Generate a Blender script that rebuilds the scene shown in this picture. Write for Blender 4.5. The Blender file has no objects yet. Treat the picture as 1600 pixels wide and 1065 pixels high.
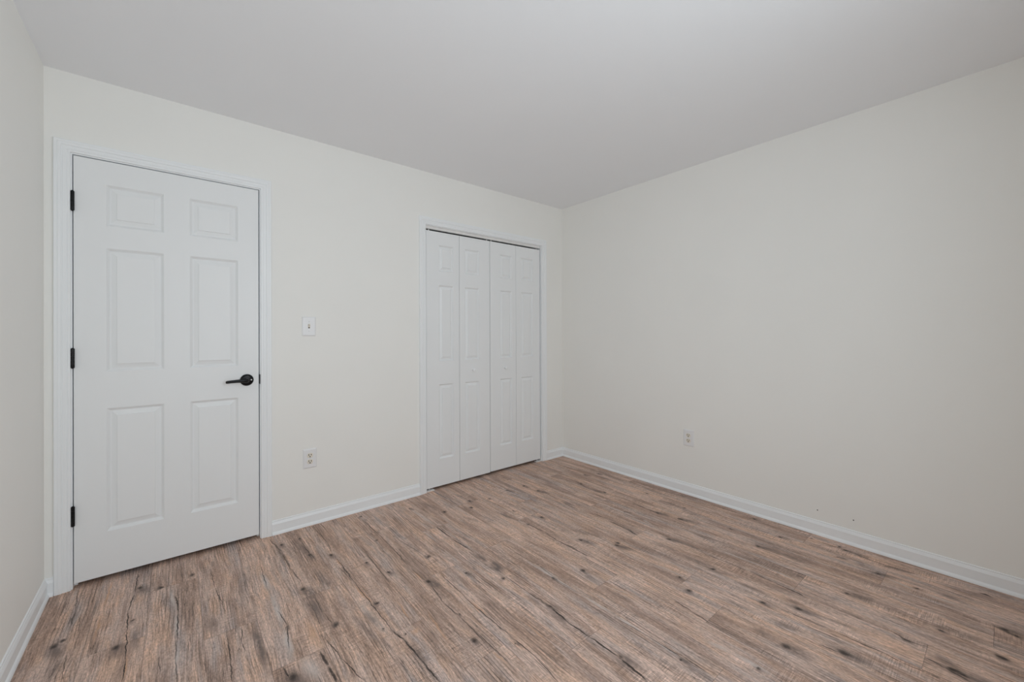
import bpy, bmesh, math
from mathutils import Matrix, Vector

# ------------------------------------------------------------------ camera, world, light, exposure
SC = bpy.context.scene
COL = SC.collection
F_PX, PX, PY = 636.52, 800.0, 522.03
CAM = Vector((0.4738, -2.8096, 1.1942))
YAW, PITCH, ROLL = -0.6876, 0.0019, -0.0035
cam_d = bpy.data.cameras.new('camera')
cam = bpy.data.objects.new('camera', cam_d)
COL.objects.link(cam)
fwd = Vector((-math.sin(YAW), math.cos(YAW), 0))
rgt = Vector((math.cos(YAW), math.sin(YAW), 0))
upv = Vector((0, 0, 1))
fwd, upv = fwd * math.cos(PITCH) + upv * math.sin(PITCH), upv * math.cos(PITCH) - fwd * math.sin(PITCH)
rgt, upv = rgt * math.cos(ROLL) + upv * math.sin(ROLL), upv * math.cos(ROLL) - rgt * math.sin(ROLL)
m = Matrix((rgt, upv, -fwd)).transposed().to_4x4()
m.translation = CAM
cam.matrix_world = m
cam_d.sensor_width = 36.0
cam_d.lens = F_PX * 36.0 / 1600.0
cam_d.shift_x = (800.0 - PX) / 1600.0
cam_d.shift_y = (PY - 532.5) / 1600.0
cam_d.clip_start = 0.02
SC.camera = cam

SC.view_settings.view_transform = 'Standard'
SC.view_settings.look = 'None'
SC.view_settings.gamma = 1.0
SC.view_settings.use_curve_mapping = False
SC.view_settings.exposure = 0.0
SC.cycles.max_bounces = 20          # a small white room: let the light bounce on
SC.cycles.diffuse_bounces = 16

world = bpy.data.worlds.new('sky')
SC.world = world
world.use_nodes = True
wn = world.node_tree
sky = wn.nodes.new('ShaderNodeTexSky')
sky.sky_type = 'HOSEK_WILKIE'
sky.sun_direction = (0.2, 0.6, 0.75)
sky.turbidity = 4.0
bg = wn.nodes['Background']
bg.inputs['Strength'].default_value = 0.4
wn.links.new(sky.outputs[0], bg.inputs['Color'])

H = 2.44          # ceiling height
W = 3.427         # right wall plane
YF = -3.08        # wall with the window, just behind the camera
LA = 0.0103       # the left wall is slightly out of square
WIN = (0.38, 2.02, 0.75, 2.12)   # window opening x0, x1, z0, z1


def area_light(name, loc, rot, sx, sy, power, color):
    d = bpy.data.lights.new(name, 'AREA')
    d.shape = 'RECTANGLE'
    d.size, d.size_y = sx, sy
    d.energy = power
    d.color = color
    o = bpy.data.objects.new(name, d)
    COL.objects.link(o)
    o.location = loc
    o.rotation_euler = rot
    return o


area_light('window_daylight', ((WIN[0] + WIN[1]) / 2, YF - 0.10, (WIN[2] + WIN[3]) / 2), (math.radians(90), 0, 0),
           WIN[1] - WIN[0] - 0.08, WIN[3] - WIN[2] - 0.08, 26.6, (0.875, 0.965, 1.02))

# ------------------------------------------------------------------ helpers
def tag(o, label=None, cat=None, group=None, kind=None):
    if label: o['label'] = label
    if cat: o['category'] = cat
    if group: o['group'] = group
    if kind: o['kind'] = kind
    return o


def empty(name, loc=(0, 0, 0)):
    o = bpy.data.objects.new(name, None)
    COL.objects.link(o)
    o.location = loc
    o.empty_display_size = 0.1
    return o


def link(name, bm, mat, parent=None, origin=(0, 0, 0), smooth=False, angle=None):
    """one mesh object from world-space geometry, its origin moved to ORIGIN"""
    og = Vector(origin)
    bmesh.ops.recalc_face_normals(bm, faces=bm.faces[:])
    for v in bm.verts:
        v.co -= og
    me = bpy.data.meshes.new(name)
    bm.to_mesh(me)
    bm.free()
    for mt in (mat if isinstance(mat, (list, tuple)) else [mat]):
        me.materials.append(mt)
    if smooth:
        for p in me.polygons:
            p.use_smooth = True
        if angle is not None:
            me.set_sharp_from_angle(angle=math.radians(angle))
    o = bpy.data.objects.new(name, me)
    COL.objects.link(o)
    if parent:
        o.parent = parent
        po = Vector((0, 0, 0))
        q = parent
        while q:
            po += q.location
            q = q.parent
        o.location = og - po
    else:
        o.location = og
    return o


def box(bm, x0, x1, y0, y1, z0, z1, bev=0.0, seg=2):
    r = bmesh.ops.create_cube(bm, size=1.0)
    vs = r['verts']
    for v in vs:
        v.co = Vector(((x0 + x1) / 2 + v.co.x * (x1 - x0), (y0 + y1) / 2 + v.co.y * (y1 - y0), (z0 + z1) / 2 + v.co.z * (z1 - z0)))
    if bev:
        es = list({e for v in vs for e in v.link_edges})
        bmesh.ops.bevel(bm, geom=es, offset=bev, segments=seg, profile=0.5, affect='EDGES')


def lathe(bm, prof, org, axis, n=32):
    """prof: (radius, distance along axis) points; closed with caps when the radius is not 0"""
    ax = Vector(axis).normalized()
    u = ax.orthogonal().normalized()
    w = ax.cross(u)
    o = Vector(org)
    rings = []
    for r, d in prof:
        if r < 1e-6:
            rings.append([bm.verts.new(o + ax * d)])
        else:
            rings.append([bm.verts.new(o + ax * d + (u * math.cos(2 * math.pi * k / n) + w * math.sin(2 * math.pi * k / n)) * r) for k in range(n)])
    for a, b in zip(rings, rings[1:]):
        for k in range(n):
            k2 = (k + 1) % n
            if len(a) == 1 and len(b) == 1: continue
            if len(a) == 1: bm.faces.new((a[0], b[k], b[k2]))
            elif len(b) == 1: bm.faces.new((a[k], a[k2], b[0]))
            else: bm.faces.new((a[k], a[k2], b[k2], b[k]))
    if len(rings[0]) > 1: bm.faces.new(rings[0])
    if len(rings[-1]) > 1: bm.faces.new(rings[-1])


def sweep(bm, rows):
    """rows of equal-length vertex positions -> skin with end caps; each row is one cross-section, closed"""
    vr = [[bm.verts.new(p) for p in r] for r in rows]
    n = len(vr[0])
    for a, b in zip(vr, vr[1:]):
        for k in range(n):
            k2 = (k + 1) % n
            bm.faces.new((a[k], a[k2], b[k2], b[k]))
    bm.faces.new(vr[0])
    bm.faces.new(vr[-1])


def slab_grid(bm, us, vs, holes, P0, P1):
    """a slab over the grid us x vs without the cells in holes; P0(u,v), P1(u,v) give its two faces"""
    nu, nv = len(us) - 1, len(vs) - 1
    full = lambda i, j: 0 <= i < nu and 0 <= j < nv and (i, j) not in holes
    A, B = {}, {}
    def va(i, j):
        if (i, j) not in A: A[i, j] = bm.verts.new(P0(us[i], vs[j]))
        return A[i, j]
    def vb(i, j):
        if (i, j) not in B: B[i, j] = bm.verts.new(P1(us[i], vs[j]))
        return B[i, j]
    for i in range(nu):
        for j in range(nv):
            if not full(i, j): continue
            bm.faces.new((va(i, j), va(i + 1, j), va(i + 1, j + 1), va(i, j + 1)))
            bm.faces.new((vb(i, j), vb(i, j + 1), vb(i + 1, j + 1), vb(i + 1, j)))
            for (a, b, di, dj) in (((i, j), (i, j + 1), -1, 0), ((i + 1, j), (i + 1, j + 1), 1, 0), ((i, j), (i + 1, j), 0, -1), ((i, j + 1), (i + 1, j + 1), 0, 1)):
                if not full(i + di, j + dj):
                    bm.faces.new((va(*a), va(*b), vb(*b), vb(*a)))


# ------------------------------------------------------------------ materials
def new_mat(name):
    mt = bpy.data.materials.new(name)
    mt.use_nodes = True
    nt = mt.node_tree
    return mt, nt, nt.nodes['Principled BSDF']


def noise(nt, vec, scale, detail=3.0, rough=0.5, dim='3D'):
    n = nt.nodes.new('ShaderNodeTexNoise')
    n.noise_dimensions = dim
    n.inputs['Scale'].default_value = scale
    n.inputs['Detail'].default_value = detail
    n.inputs['Roughness'].default_value = rough
    if vec is not None: nt.links.new(vec, n.inputs['Vector'])
    return n


def math_n(nt, op, a, b=None, c=None, clamp=False):
    n = nt.nodes.new('ShaderNodeMath')
    n.operation = op
    n.use_clamp = clamp
    for i, x in enumerate((a, b, c)):
        if x is None: continue
        if isinstance(x, (int, float)): n.inputs[i].default_value = x
        else: nt.links.new(x, n.inputs[i])
    return n.outputs[0]


def vec_n(nt, op, a, b=None):
    n = nt.nodes.new('ShaderNodeVectorMath')
    n.operation = op
    for i, x in enumerate((a, b)):
        if x is None: continue
        if isinstance(x, (tuple, list)): n.inputs[i].default_value = x
        else: nt.links.new(x, n.inputs[i])
    return n.outputs['Value'] if op in ('LENGTH', 'DOT_PRODUCT') else n.outputs['Vector']


def rng(nt, val, f0, f1, t0=0.0, t1=1.0, smooth=True):
    n = nt.nodes.new('ShaderNodeMapRange')
    n.interpolation_type = 'SMOOTHSTEP' if smooth else 'LINEAR'
    n.clamp = True
    nt.links.new(val, n.inputs['Value'])
    for k, x in zip(('From Min', 'From Max', 'To Min', 'To Max'), (f0, f1, t0, t1)):
        n.inputs[k].default_value = x
    return n.outputs['Result']


def mix_c(nt, fac, a, b, blend='MIX'):
    n = nt.nodes.new('ShaderNodeMix')
    n.data_type = 'RGBA'
    n.blend_type = blend
    for sock, x in ((n.inputs[0], fac), (n.inputs[6], a), (n.inputs[7], b)):
        if isinstance(x, (int, float)): sock.default_value = x
        elif isinstance(x, (tuple, list)): sock.default_value = (*x, 1.0)
        else: nt.links.new(x, sock)
    return n.outputs[2]


def paint(name, col, rough, bump=0.0, bscale=300.0, var=0.02, spec=0.35):
    """painted surface: nearly flat colour with a roller or brush texture"""
    mt, nt, b = new_mat(name)
    tc = nt.nodes.new('ShaderNodeTexCoord')
    n1 = noise(nt, tc.outputs['Object'], 2.3, 4.0)
    v = rng(nt, n1.outputs[0], 0.3, 0.7, 1.0 - var, 1.0 + var, False)
    c = nt.nodes.new('ShaderNodeVectorMath')
    c.operation = 'SCALE'
    c.inputs[0].default_value = col
    nt.links.new(v, c.inputs['Scale'])
    nt.links.new(c.outputs['Vector'], b.inputs['Base Color'])
    b.inputs['Roughness'].default_value = rough
    b.inputs['Specular IOR Level'].default_value = spec
    if bump:
        n2 = noise(nt, tc.outputs['Object'], bscale, 2.0)
        bp = nt.nodes.new('ShaderNodeBump')
        bp.inputs['Strength'].default_value = bump
        bp.inputs['Distance'].default_value = 0.001
        nt.links.new(n2.outputs[0], bp.inputs['Height'])
        nt.links.new(bp.outputs[0], b.inputs['Normal'])
    return mt


def door_paint(name, col):
    """moulded door skin: white satin paint over a faint embossed vertical wood grain"""
    mt, nt, b = new_mat(name)
    tc = nt.nodes.new('ShaderNodeTexCoord')
    p = vec_n(nt, 'MULTIPLY', tc.outputs['Object'], (260.0, 260.0, 9.0))
    n = noise(nt, p, 1.0, 3.0, 0.6)
    bp = nt.nodes.new('ShaderNodeBump')
    bp.inputs['Strength'].default_value = 0.12
    bp.inputs['Distance'].default_value = 0.0008
    nt.links.new(n.outputs[0], bp.inputs['Height'])
    nt.links.new(bp.outputs[0], b.inputs['Normal'])
    b.inputs['Base Color'].default_value = (*col, 1)
    b.inputs['Roughness'].default_value = 0.42
    b.inputs['Specular IOR Level'].default_value = 0.4
    return mt


def plain(name, col, rough, metal=0.0, spec=0.5, var=0.05):
    mt, nt, b = new_mat(name)
    tc = nt.nodes.new('ShaderNodeTexCoord')
    n1 = noise(nt, tc.outputs['Object'], 40.0, 2.0)
    v = rng(nt, n1.outputs[0], 0.3, 0.7, rough * (1 - var), rough * (1 + var), False)
    nt.links.new(v, b.inputs['Roughness'])
    b.inputs['Base Color'].default_value = (*col, 1)
    b.inputs['Metallic'].default_value = metal
    b.inputs['Specular IOR Level'].default_value = spec
    return mt


M_WALL = paint('warm_white_wall_paint', (0.875, 0.870, 0.842), 0.6, 0.12, 260.0, 0.008)
M_CEIL = paint('flat_white_ceiling_paint', (0.872, 0.885, 0.91), 0.9, 0.15, 200.0, 0.006, 0.2)
M_TRIM = paint('white_trim_enamel', (0.875, 0.895, 0.91), 0.38, 0.03, 120.0, 0.006, 0.45)
M_DOOR = door_paint('white_door_enamel', (0.845, 0.86, 0.868))
M_BLACK = plain('oil_rubbed_black_metal', (0.012, 0.012, 0.013), 0.32, 0.6)
M_PLATE = plain('white_plastic', (0.82, 0.82, 0.83), 0.3)
M_CREAM = plain('cream_plastic', (0.80, 0.75, 0.655), 0.35)
M_SLOT = plain('dark_slot', (0.012, 0.010, 0.008), 0.7)
M_STEEL = plain('zinc_plated_steel', (0.75, 0.77, 0.78), 0.35, 0.9)
M_TRACK = plain('white_enamelled_steel', (0.82, 0.81, 0.80), 0.35)
M_SCUFF = plain('dark_scuff', (0.05, 0.045, 0.04), 0.8)
M_DARKWALL = paint('shade_darkened_closet_paint', (0.45, 0.43, 0.40), 0.8)  # shade put into the colour, so the space behind the doors stays dark

# ------------------------------------------------------------------ floor: vinyl planks, one strip of planks per material
KNOTS=[('K',0.105,-0.467,1.3),('K',0.125,-0.446,0.8),('K',0.29,-0.631,1.2),('K',0.334,-0.184,0.9),('K',0.327,-0.468,0.5),('K',0.411,-0.248,1.0),('K',0.532,-0.213,0.9),
    ('K',1.027,-0.392,1.0),('K',1.117,-0.466,0.9),('K',1.238,-0.666,0.7),('K',1.295,-0.819,0.7),('K',1.522,-0.82,1.1),('K',1.414,-1.023,1),('K',1.161,-1.018,1),
    ('K',0.98,-1.036,1.2),('K',1.123,-1.187,0.35),('K',1.179,-1.273,0.35),('K',1.407,-1.315,0.35),('K',1.371,-1.477,1.1),('K',1.592,-1.081,0.6),('K',0.819,-0.927,0.5),
    ('K',0.932,-0.695,1.2),('K',0.785,-1.219,1.8),('K',1.71,-1.235,0.9),('K',1.739,-1.525,0.9),('K',1.739,-1.886,1),('K',2.062,-1.435,1),('K',1.483,-1.593,0.35),
    ('K',1.898,-1.391,0.6),('K',2.397,-1.399,1),('K',2.58,-1.85,1.1),('K',2.383,-1.78,0.9),('K',2.316,-1.863,1.1),('K',2.485,-2.117,1),('K',2.559,-2.223,1.1),
    ('K',2.853,-2.34,1),('K',2.27,-2.266,1.3),('K',2.401,-2.415,1.5),('K',2.078,-2.239,0.8),('K',1.901,-2.044,0.5),('K',3.0,-1.911,1),('K',2.099,-0.34,0.9),
    ('K',2.049,-0.448,1),('K',1.871,-0.387,1.1),('K',2.233,-0.404,0.7),('K',2.594,-0.371,0.9),('K',2.432,-0.363,0.7),('K',2.609,-0.524,1),('K',2.317,-0.861,1),
    ('K',1.709,-0.187,0.5),('K',2.238,-0.672,0.5),('K',2.185,-0.885,0.7),('K',3.267,-0.574,0.8),('K',3.158,-0.516,0.7),('K',3.203,-1.076,0.7),('K',3.174,-1.389,0.8),
    ('K',2.956,-1.314,0.9),('K',2.988,-1.461,1.1),('K',2.426,-1.38,1),('K',2.288,-1.226,1),('K',2.689,-1.545,1),('K',2.802,-1.164,0.5),('K',2.973,-0.631,0.8),
    ('K',2.98,-0.862,0.8),('K',3.357,-1.764,0.9),('K',3.213,-1.953,0.8),('K',3.344,-2.208,0.7),('K',3.322,-2.24,1),('K',3.204,-2.231,0.5),('K',3.343,-2.078,0.5),
    ('K',3.096,-1.721,0.5),('K',3.167,-2.397,0.9),('K',3.155,-2.532,0.7),('K',2.847,-2.631,0.7),('K',2.671,-2.557,0.9),('K',2.82,-2.794,1.3),('K',3.05,-2.793,1),
    ('K',3.03,-2.824,1),('K',2.602,-2.684,1.3),('K',2.595,-2.703,1.0),('K',3.328,-2.74,0.9),('K',1.371,-0.469,0.7),('K',1.121,-0.181,0.35),('K',1.411,-0.094,0.7),
    ('K',1.407,-0.377,0.3),('K',0.93,-0.171,0.9),('K',1.029,-0.161,0.6)]
STREAKS=[('C',0.112,-0.031,0.129,-0.232,0.006,0.6),('C',0.129,-0.232,0.13,-0.348,0.006,0.6),('C',0.32,-0.02,0.318,-0.233,0.005,0.9),
    ('C',0.318,-0.233,0.306,-0.38,0.005,0.9),('C',0.306,-0.38,0.314,-0.536,0.005,0.9),('C',0.314,-0.536,0.324,-0.734,0.005,0.9),
    ('C',0.324,-0.734,0.325,-0.862,0.005,0.9),('C',0.467,-0.372,0.474,-0.519,0.006,0.9),('C',0.474,-0.519,0.472,-0.734,0.006,0.9),
    ('C',0.468,-0.73,0.466,-0.852,0.006,0.6),('C',0.466,-0.852,0.472,-0.984,0.006,0.6),('C',0.604,-0.256,0.611,-0.414,0.004,0.8),
    ('C',0.611,-0.414,0.632,-0.636,0.004,0.8),('C',0.675,-0.812,0.667,-0.917,0.004,0.7),('C',0.667,-0.917,0.673,-0.964,0.004,0.7),
    ('C',0.625,-0.839,0.622,-1.0,0.005,0.8),('C',0.622,-1.0,0.62,-1.106,0.005,0.8),('C',0.806,-0.35,0.801,-0.572,0.005,0.7),('C',0.81,-0.798,0.823,-0.91,0.005,0.8),
    ('C',0.823,-0.91,0.801,-1.06,0.005,0.8),('C',0.419,-0.784,0.423,-0.891,0.004,0.6),('C',0.15,-0.29,0.165,-0.424,0.004,0.5),('C',0.551,-0.893,0.547,-1.028,0.003,0.5),
    ('C',0.15,-0.551,0.16,-0.725,0.004,0.6),('C',0.129,-0.573,0.126,-0.697,0.006,0.5),('C',1.132,-0.505,1.134,-0.79,0.005,0.85),
    ('C',1.134,-0.79,1.145,-1.226,0.005,0.85),('C',1.145,-1.226,1.159,-1.305,0.008,0.9),('C',1.159,-1.305,1.167,-1.432,0.008,0.9),
    ('C',1.167,-1.432,1.169,-1.561,0.008,0.9),('C',1.409,-1.059,1.39,-1.202,0.005,0.8),('C',1.39,-1.202,1.399,-1.328,0.005,0.8),
    ('C',1.399,-1.328,1.396,-1.524,0.005,0.8),('C',1.491,-0.974,1.486,-1.211,0.005,0.7),('C',1.486,-1.211,1.485,-1.4,0.005,0.7),
    ('C',1.407,-0.593,1.395,-0.865,0.004,0.7),('C',1.395,-0.865,1.405,-1.002,0.004,0.7),('C',0.963,-0.946,0.968,-1.022,0.004,0.6),
    ('C',0.921,-1.086,0.941,-1.236,0.004,0.85),('C',0.941,-1.236,0.971,-1.393,0.004,0.85),('C',0.89,-1.154,0.892,-1.249,0.012,0.85),
    ('C',0.892,-1.249,0.899,-1.333,0.012,0.85),('C',1.274,-0.537,1.262,-0.936,0.006,0.6),('C',1.024,-0.274,1.04,-0.445,0.005,0.9),
    ('C',0.768,-1.155,0.773,-1.216,0.006,1),('C',0.914,-0.272,0.921,-0.471,0.008,0.6),('C',0.921,-0.471,0.938,-0.641,0.008,0.6),('C',0.959,-0.773,0.954,-0.96,0.004,0.5),
    ('C',0.931,-0.797,0.929,-0.999,0.004,0.5),('C',0.757,-1.174,0.756,-1.18,0.003,0.5),('C',1.728,-1.229,1.73,-1.389,0.005,0.85),
    ('C',1.73,-1.389,1.739,-1.525,0.005,0.85),('C',1.739,-1.525,1.727,-1.651,0.008,0.9),('C',1.727,-1.651,1.732,-1.75,0.008,0.9),
    ('C',1.732,-1.75,1.736,-1.888,0.008,0.9),('C',1.736,-1.888,1.725,-2.018,0.01,0.9),('C',2.177,-1.198,2.188,-1.35,0.004,0.9),('C',2.188,-1.35,2.211,-1.559,0.004,0.5),
    ('C',2.091,-1.585,2.09,-1.736,0.004,0.8),('C',2.09,-1.736,2.09,-1.881,0.004,0.8),('C',2.09,-1.881,2.082,-1.935,0.004,0.5),('C',1.485,-1.303,1.495,-1.562,0.005,0.85),
    ('C',1.495,-1.562,1.5,-1.692,0.005,0.85),('C',1.5,-1.692,1.485,-1.819,0.005,0.85),('C',1.401,-1.429,1.407,-1.661,0.004,0.8),('C',1.9,-1.372,1.905,-1.559,0.004,0.5),
    ('C',1.901,-1.755,1.913,-1.9,0.004,0.8),('C',1.913,-1.9,1.913,-2.027,0.004,0.8),('C',1.628,-1.16,1.631,-1.331,0.005,0.5),('C',1.814,-1.879,1.831,-2.071,0.003,0.5),
    ('C',1.868,-1.244,1.894,-1.395,0.003,0.4),('C',2.693,-1.718,2.696,-1.855,0.006,0.7),('C',2.696,-1.855,2.699,-1.979,0.006,0.7),
    ('C',2.699,-1.979,2.692,-2.085,0.007,0.85),('C',2.692,-2.085,2.678,-2.225,0.007,0.85),('C',2.5,-2.168,2.513,-2.351,0.006,0.8),
    ('C',2.513,-2.351,2.51,-2.473,0.006,0.8),('C',2.198,-1.861,2.185,-1.939,0.006,0.8),('C',2.185,-1.939,2.177,-2.025,0.006,0.8),('C',2.381,-2.34,2.39,-2.398,0.006,0.8),
    ('C',1.911,-1.976,1.922,-2.042,0.005,0.7),('C',1.922,-2.042,1.917,-2.135,0.005,0.7),('C',2.513,-2.075,2.505,-2.161,0.004,0.6),
    ('C',2.177,-2.025,2.18,-2.13,0.004,0.5),('C',2.678,-2.225,2.693,-2.443,0.004,0.5),('C',1.861,-2.103,1.868,-2.136,0.004,0.6),('C',2.037,-1.938,2.036,-2.08,0.004,0.5),
    ('C',1.992,-0.021,1.996,-0.23,0.006,0.8),('C',1.996,-0.23,1.993,-0.356,0.006,0.8),('C',2.182,-0.874,2.192,-1.024,0.007,0.8),
    ('C',2.192,-1.024,2.178,-1.142,0.007,0.8),('C',2.178,-1.142,2.183,-1.266,0.007,0.8),('C',1.721,-0.544,1.717,-0.726,0.009,0.8),
    ('C',1.717,-0.726,1.733,-0.92,0.009,0.8),('C',1.816,-0.902,1.808,-1.105,0.004,0.6),('C',1.92,-0.943,1.906,-1.064,0.005,0.6),('C',1.906,-1.064,1.919,-1.26,0.005,0.6),
    ('C',1.919,-1.26,1.907,-1.392,0.005,0.6),('C',2.449,-0.235,2.441,-0.451,0.006,0.7),('C',2.586,-0.198,2.606,-0.396,0.006,0.6),
    ('C',2.138,-0.64,2.164,-0.783,0.006,0.5),('C',1.762,-0.699,1.779,-0.809,0.003,0.5),('C',2.624,-0.577,2.602,-0.761,0.008,0.6),
    ('C',2.602,-0.761,2.584,-0.906,0.008,0.6),('C',2.987,-0.551,2.938,-0.745,0.008,0.7),('C',2.967,-1.126,2.958,-1.231,0.01,0.8),
    ('C',2.958,-1.231,2.955,-1.334,0.01,0.8),('C',2.613,-1.187,2.607,-1.309,0.01,0.8),('C',2.607,-1.309,2.588,-1.396,0.01,0.8),('C',2.592,-0.989,2.634,-1.147,0.006,0.6),
    ('C',2.783,-0.616,2.786,-0.753,0.006,0.6),('C',2.773,-0.794,2.804,-0.943,0.006,0.6),('C',2.79,-1.514,2.777,-1.65,0.004,0.6),('C',2.777,-1.65,2.765,-1.856,0.004,0.6),
    ('C',2.572,-1.509,2.607,-1.683,0.004,0.5),('C',2.678,-1.728,2.703,-1.881,0.006,0.6),('C',2.192,-1.193,2.187,-1.306,0.006,0.8),
    ('C',2.187,-1.306,2.182,-1.37,0.006,0.8),('C',3.297,-0.616,3.286,-0.833,0.006,0.5),('C',3.267,-2.107,3.346,-2.217,0.006,0.6),('C',3.322,-2.24,3.301,-2.344,0.01,0.7),
    ('C',2.917,-2.124,2.94,-2.248,0.003,0.3),('C',2.687,-2.155,2.68,-2.218,0.008,0.8),('C',2.514,-2.434,2.516,-2.514,0.006,0.85),
    ('C',2.516,-2.514,2.507,-2.561,0.006,0.85),('C',2.507,-2.561,2.512,-2.628,0.006,0.85),('C',2.512,-2.628,2.515,-2.661,0.006,0.85),
    ('C',2.604,-2.615,2.595,-2.666,0.01,0.7),('C',2.595,-2.666,2.572,-2.72,0.01,0.7),('C',2.895,-2.64,2.892,-2.686,0.007,0.6),('C',2.821,-2.492,2.817,-2.55,0.006,0.6),
    ('C',2.689,-2.51,2.67,-2.563,0.007,0.7),('C',2.67,-2.563,2.68,-2.608,0.007,0.7),('C',2.842,-2.668,2.844,-2.737,0.006,0.6),('C',2.982,-2.532,3.011,-2.585,0.006,0.5),
    ('C',3.051,-2.77,3.021,-2.832,0.012,0.6),('C',3.277,-2.393,3.306,-2.457,0.008,0.6),('C',3.306,-2.457,3.308,-2.521,0.008,0.6),
    ('C',1.129,-0.076,1.143,-0.318,0.004,0.7),('C',1.143,-0.318,1.13,-0.425,0.004,0.7),('C',1.398,-0.133,1.407,-0.394,0.005,0.7),
    ('C',1.407,-0.394,1.405,-0.801,0.005,0.7),('C',0.888,-0.043,0.919,-0.263,0.008,0.6),('C',0.919,-0.263,0.918,-0.483,0.008,0.6),
    ('C',1.468,-0.51,1.513,-0.826,0.003,0.6),('B',0.712,-0.781,0.722,-1.174,0.022,0.8),('B',0.132,-0.18,0.131,-0.384,0.02,0.5),('B',0.573,-0.628,0.601,-0.808,0.045,0.5),
    ('B',0.141,-0.543,0.126,-0.697,0.05,0.5),('B',0.334,-0.505,0.351,-0.718,0.03,0.5),('B',0.709,-0.344,0.7,-0.68,0.02,0.4),('B',1.052,-1.041,1.09,-1.32,0.025,0.5),
    ('B',1.16,-1.302,1.176,-1.493,0.025,0.6),('B',1.016,-0.535,1.026,-0.753,0.025,0.6),('B',0.938,-0.767,0.942,-0.99,0.04,0.6),('B',1.103,-1.019,1.11,-1.178,0.03,0.5),
    ('B',1.76,-1.044,1.741,-1.212,0.03,0.8),('B',1.726,-1.514,1.718,-1.673,0.03,0.6),('B',1.734,-1.878,1.732,-1.967,0.04,0.6),('B',1.709,-1.396,1.717,-1.507,0.02,0.5),
    ('B',1.874,-1.638,1.884,-1.866,0.02,0.4),('B',2.006,-1.713,2.005,-1.872,0.02,0.4),('B',2.056,-1.445,2.026,-1.558,0.03,0.5),
    ('B',2.599,-1.657,2.556,-1.945,0.025,0.55),('B',2.556,-1.945,2.567,-2.12,0.025,0.55),('B',2.377,-1.963,2.388,-2.15,0.025,0.55),
    ('B',2.388,-2.15,2.407,-2.3,0.025,0.55),('B',2.28,-2.12,2.282,-2.249,0.04,0.5),('B',2.397,-2.345,2.417,-2.475,0.05,0.5),('B',2.545,-1.791,2.604,-1.985,0.03,0.5),
    ('B',3.022,-2.009,3.029,-2.194,0.04,0.4),('B',2.569,-2.258,2.598,-2.459,0.02,0.4),('B',2.666,-2.077,2.672,-2.231,0.02,0.5),('B',1.917,-0.497,1.973,-0.681,0.02,0.4),
    ('B',1.721,-0.938,1.745,-1.078,0.035,0.6),('B',1.745,-1.078,1.727,-1.208,0.03,0.8),('B',2.136,-0.597,2.164,-0.783,0.02,0.5),('B',2.615,-0.748,2.608,-0.904,0.03,0.6),
    ('B',2.08,-0.149,2.101,-0.317,0.025,0.4),('B',1.811,-0.123,1.862,-0.347,0.03,0.4),('B',2.938,-0.745,2.965,-0.903,0.03,0.6),('B',2.978,-0.94,2.998,-1.105,0.02,0.4),
    ('B',2.61,-1.277,2.597,-1.404,0.03,0.6),('B',2.321,-1.054,2.414,-1.3,0.03,0.4),('B',2.864,-1.593,2.891,-1.775,0.03,0.4),('B',3.169,-1.224,3.165,-1.382,0.02,0.4),
    ('B',2.594,-1.482,2.602,-1.679,0.02,0.4),('B',2.821,-1.75,2.835,-2.056,0.03,0.3),('B',3.028,-1.847,3.011,-2.05,0.05,0.4),('B',3.327,-2.23,3.314,-2.342,0.03,0.6),
    ('B',2.592,-2.154,2.59,-2.253,0.03,0.5),('B',3.213,-2.296,3.213,-2.358,0.03,0.5),('B',2.85,-2.586,2.898,-2.706,0.03,0.4),('B',2.872,-2.654,2.883,-2.769,0.04,0.5),
    ('B',2.664,-2.609,2.613,-2.718,0.04,0.6),('B',3.048,-2.767,3.031,-2.84,0.03,0.7),('B',3.187,-2.57,3.173,-2.682,0.025,0.5),('B',3.388,-2.714,3.33,-2.85,0.05,0.4),
    ('B',3.282,-2.384,3.312,-2.524,0.03,0.5),('B',2.819,-2.773,2.816,-2.817,0.03,0.7),('B',0.904,-0.073,0.918,-0.483,0.03,0.45),('B',1.003,-0.155,1.042,-0.46,0.04,0.5),
    ('B',1.031,-0.68,1.03,-0.754,0.03,0.5),('L',0.443,-0.275,0.467,-0.513,0.012,0.6),('L',0.467,-0.513,0.473,-0.734,0.012,0.6),('L',0.473,-0.734,0.468,-0.963,0.012,0.6),
    ('L',0.799,-0.4,0.807,-0.624,0.022,0.7),('L',0.807,-0.624,0.807,-0.921,0.022,0.7),('L',0.807,-0.921,0.801,-1.13,0.022,0.7),('L',0.152,-0.225,0.132,-0.361,0.012,0.4),
    ('L',1.903,-1.195,1.905,-1.559,0.012,0.7),('L',1.905,-1.559,1.912,-1.733,0.012,0.7),('L',1.912,-1.733,1.913,-1.9,0.012,0.7),('L',1.913,-1.9,1.907,-2.03,0.008,0.5),
    ('L',2.036,-1.566,2.089,-1.723,0.006,0.4),('L',2.792,-1.765,2.802,-2.05,0.012,0.5),('L',2.802,-2.05,2.788,-2.164,0.012,0.5),('L',2.064,-2.052,2.081,-2.15,0.018,0.6),
    ('L',2.081,-2.15,2.086,-2.29,0.018,0.6),('L',1.713,-0.179,1.723,-0.527,0.018,0.5),('L',1.909,-1.24,1.921,-1.414,0.012,0.5),('L',2.784,-0.95,2.797,-1.302,0.014,0.5),
    ('L',2.797,-1.302,2.779,-1.381,0.014,0.5),('L',3.149,-2.424,3.129,-2.553,0.012,0.6),('L',3.129,-2.553,3.126,-2.681,0.012,0.6),
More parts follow.
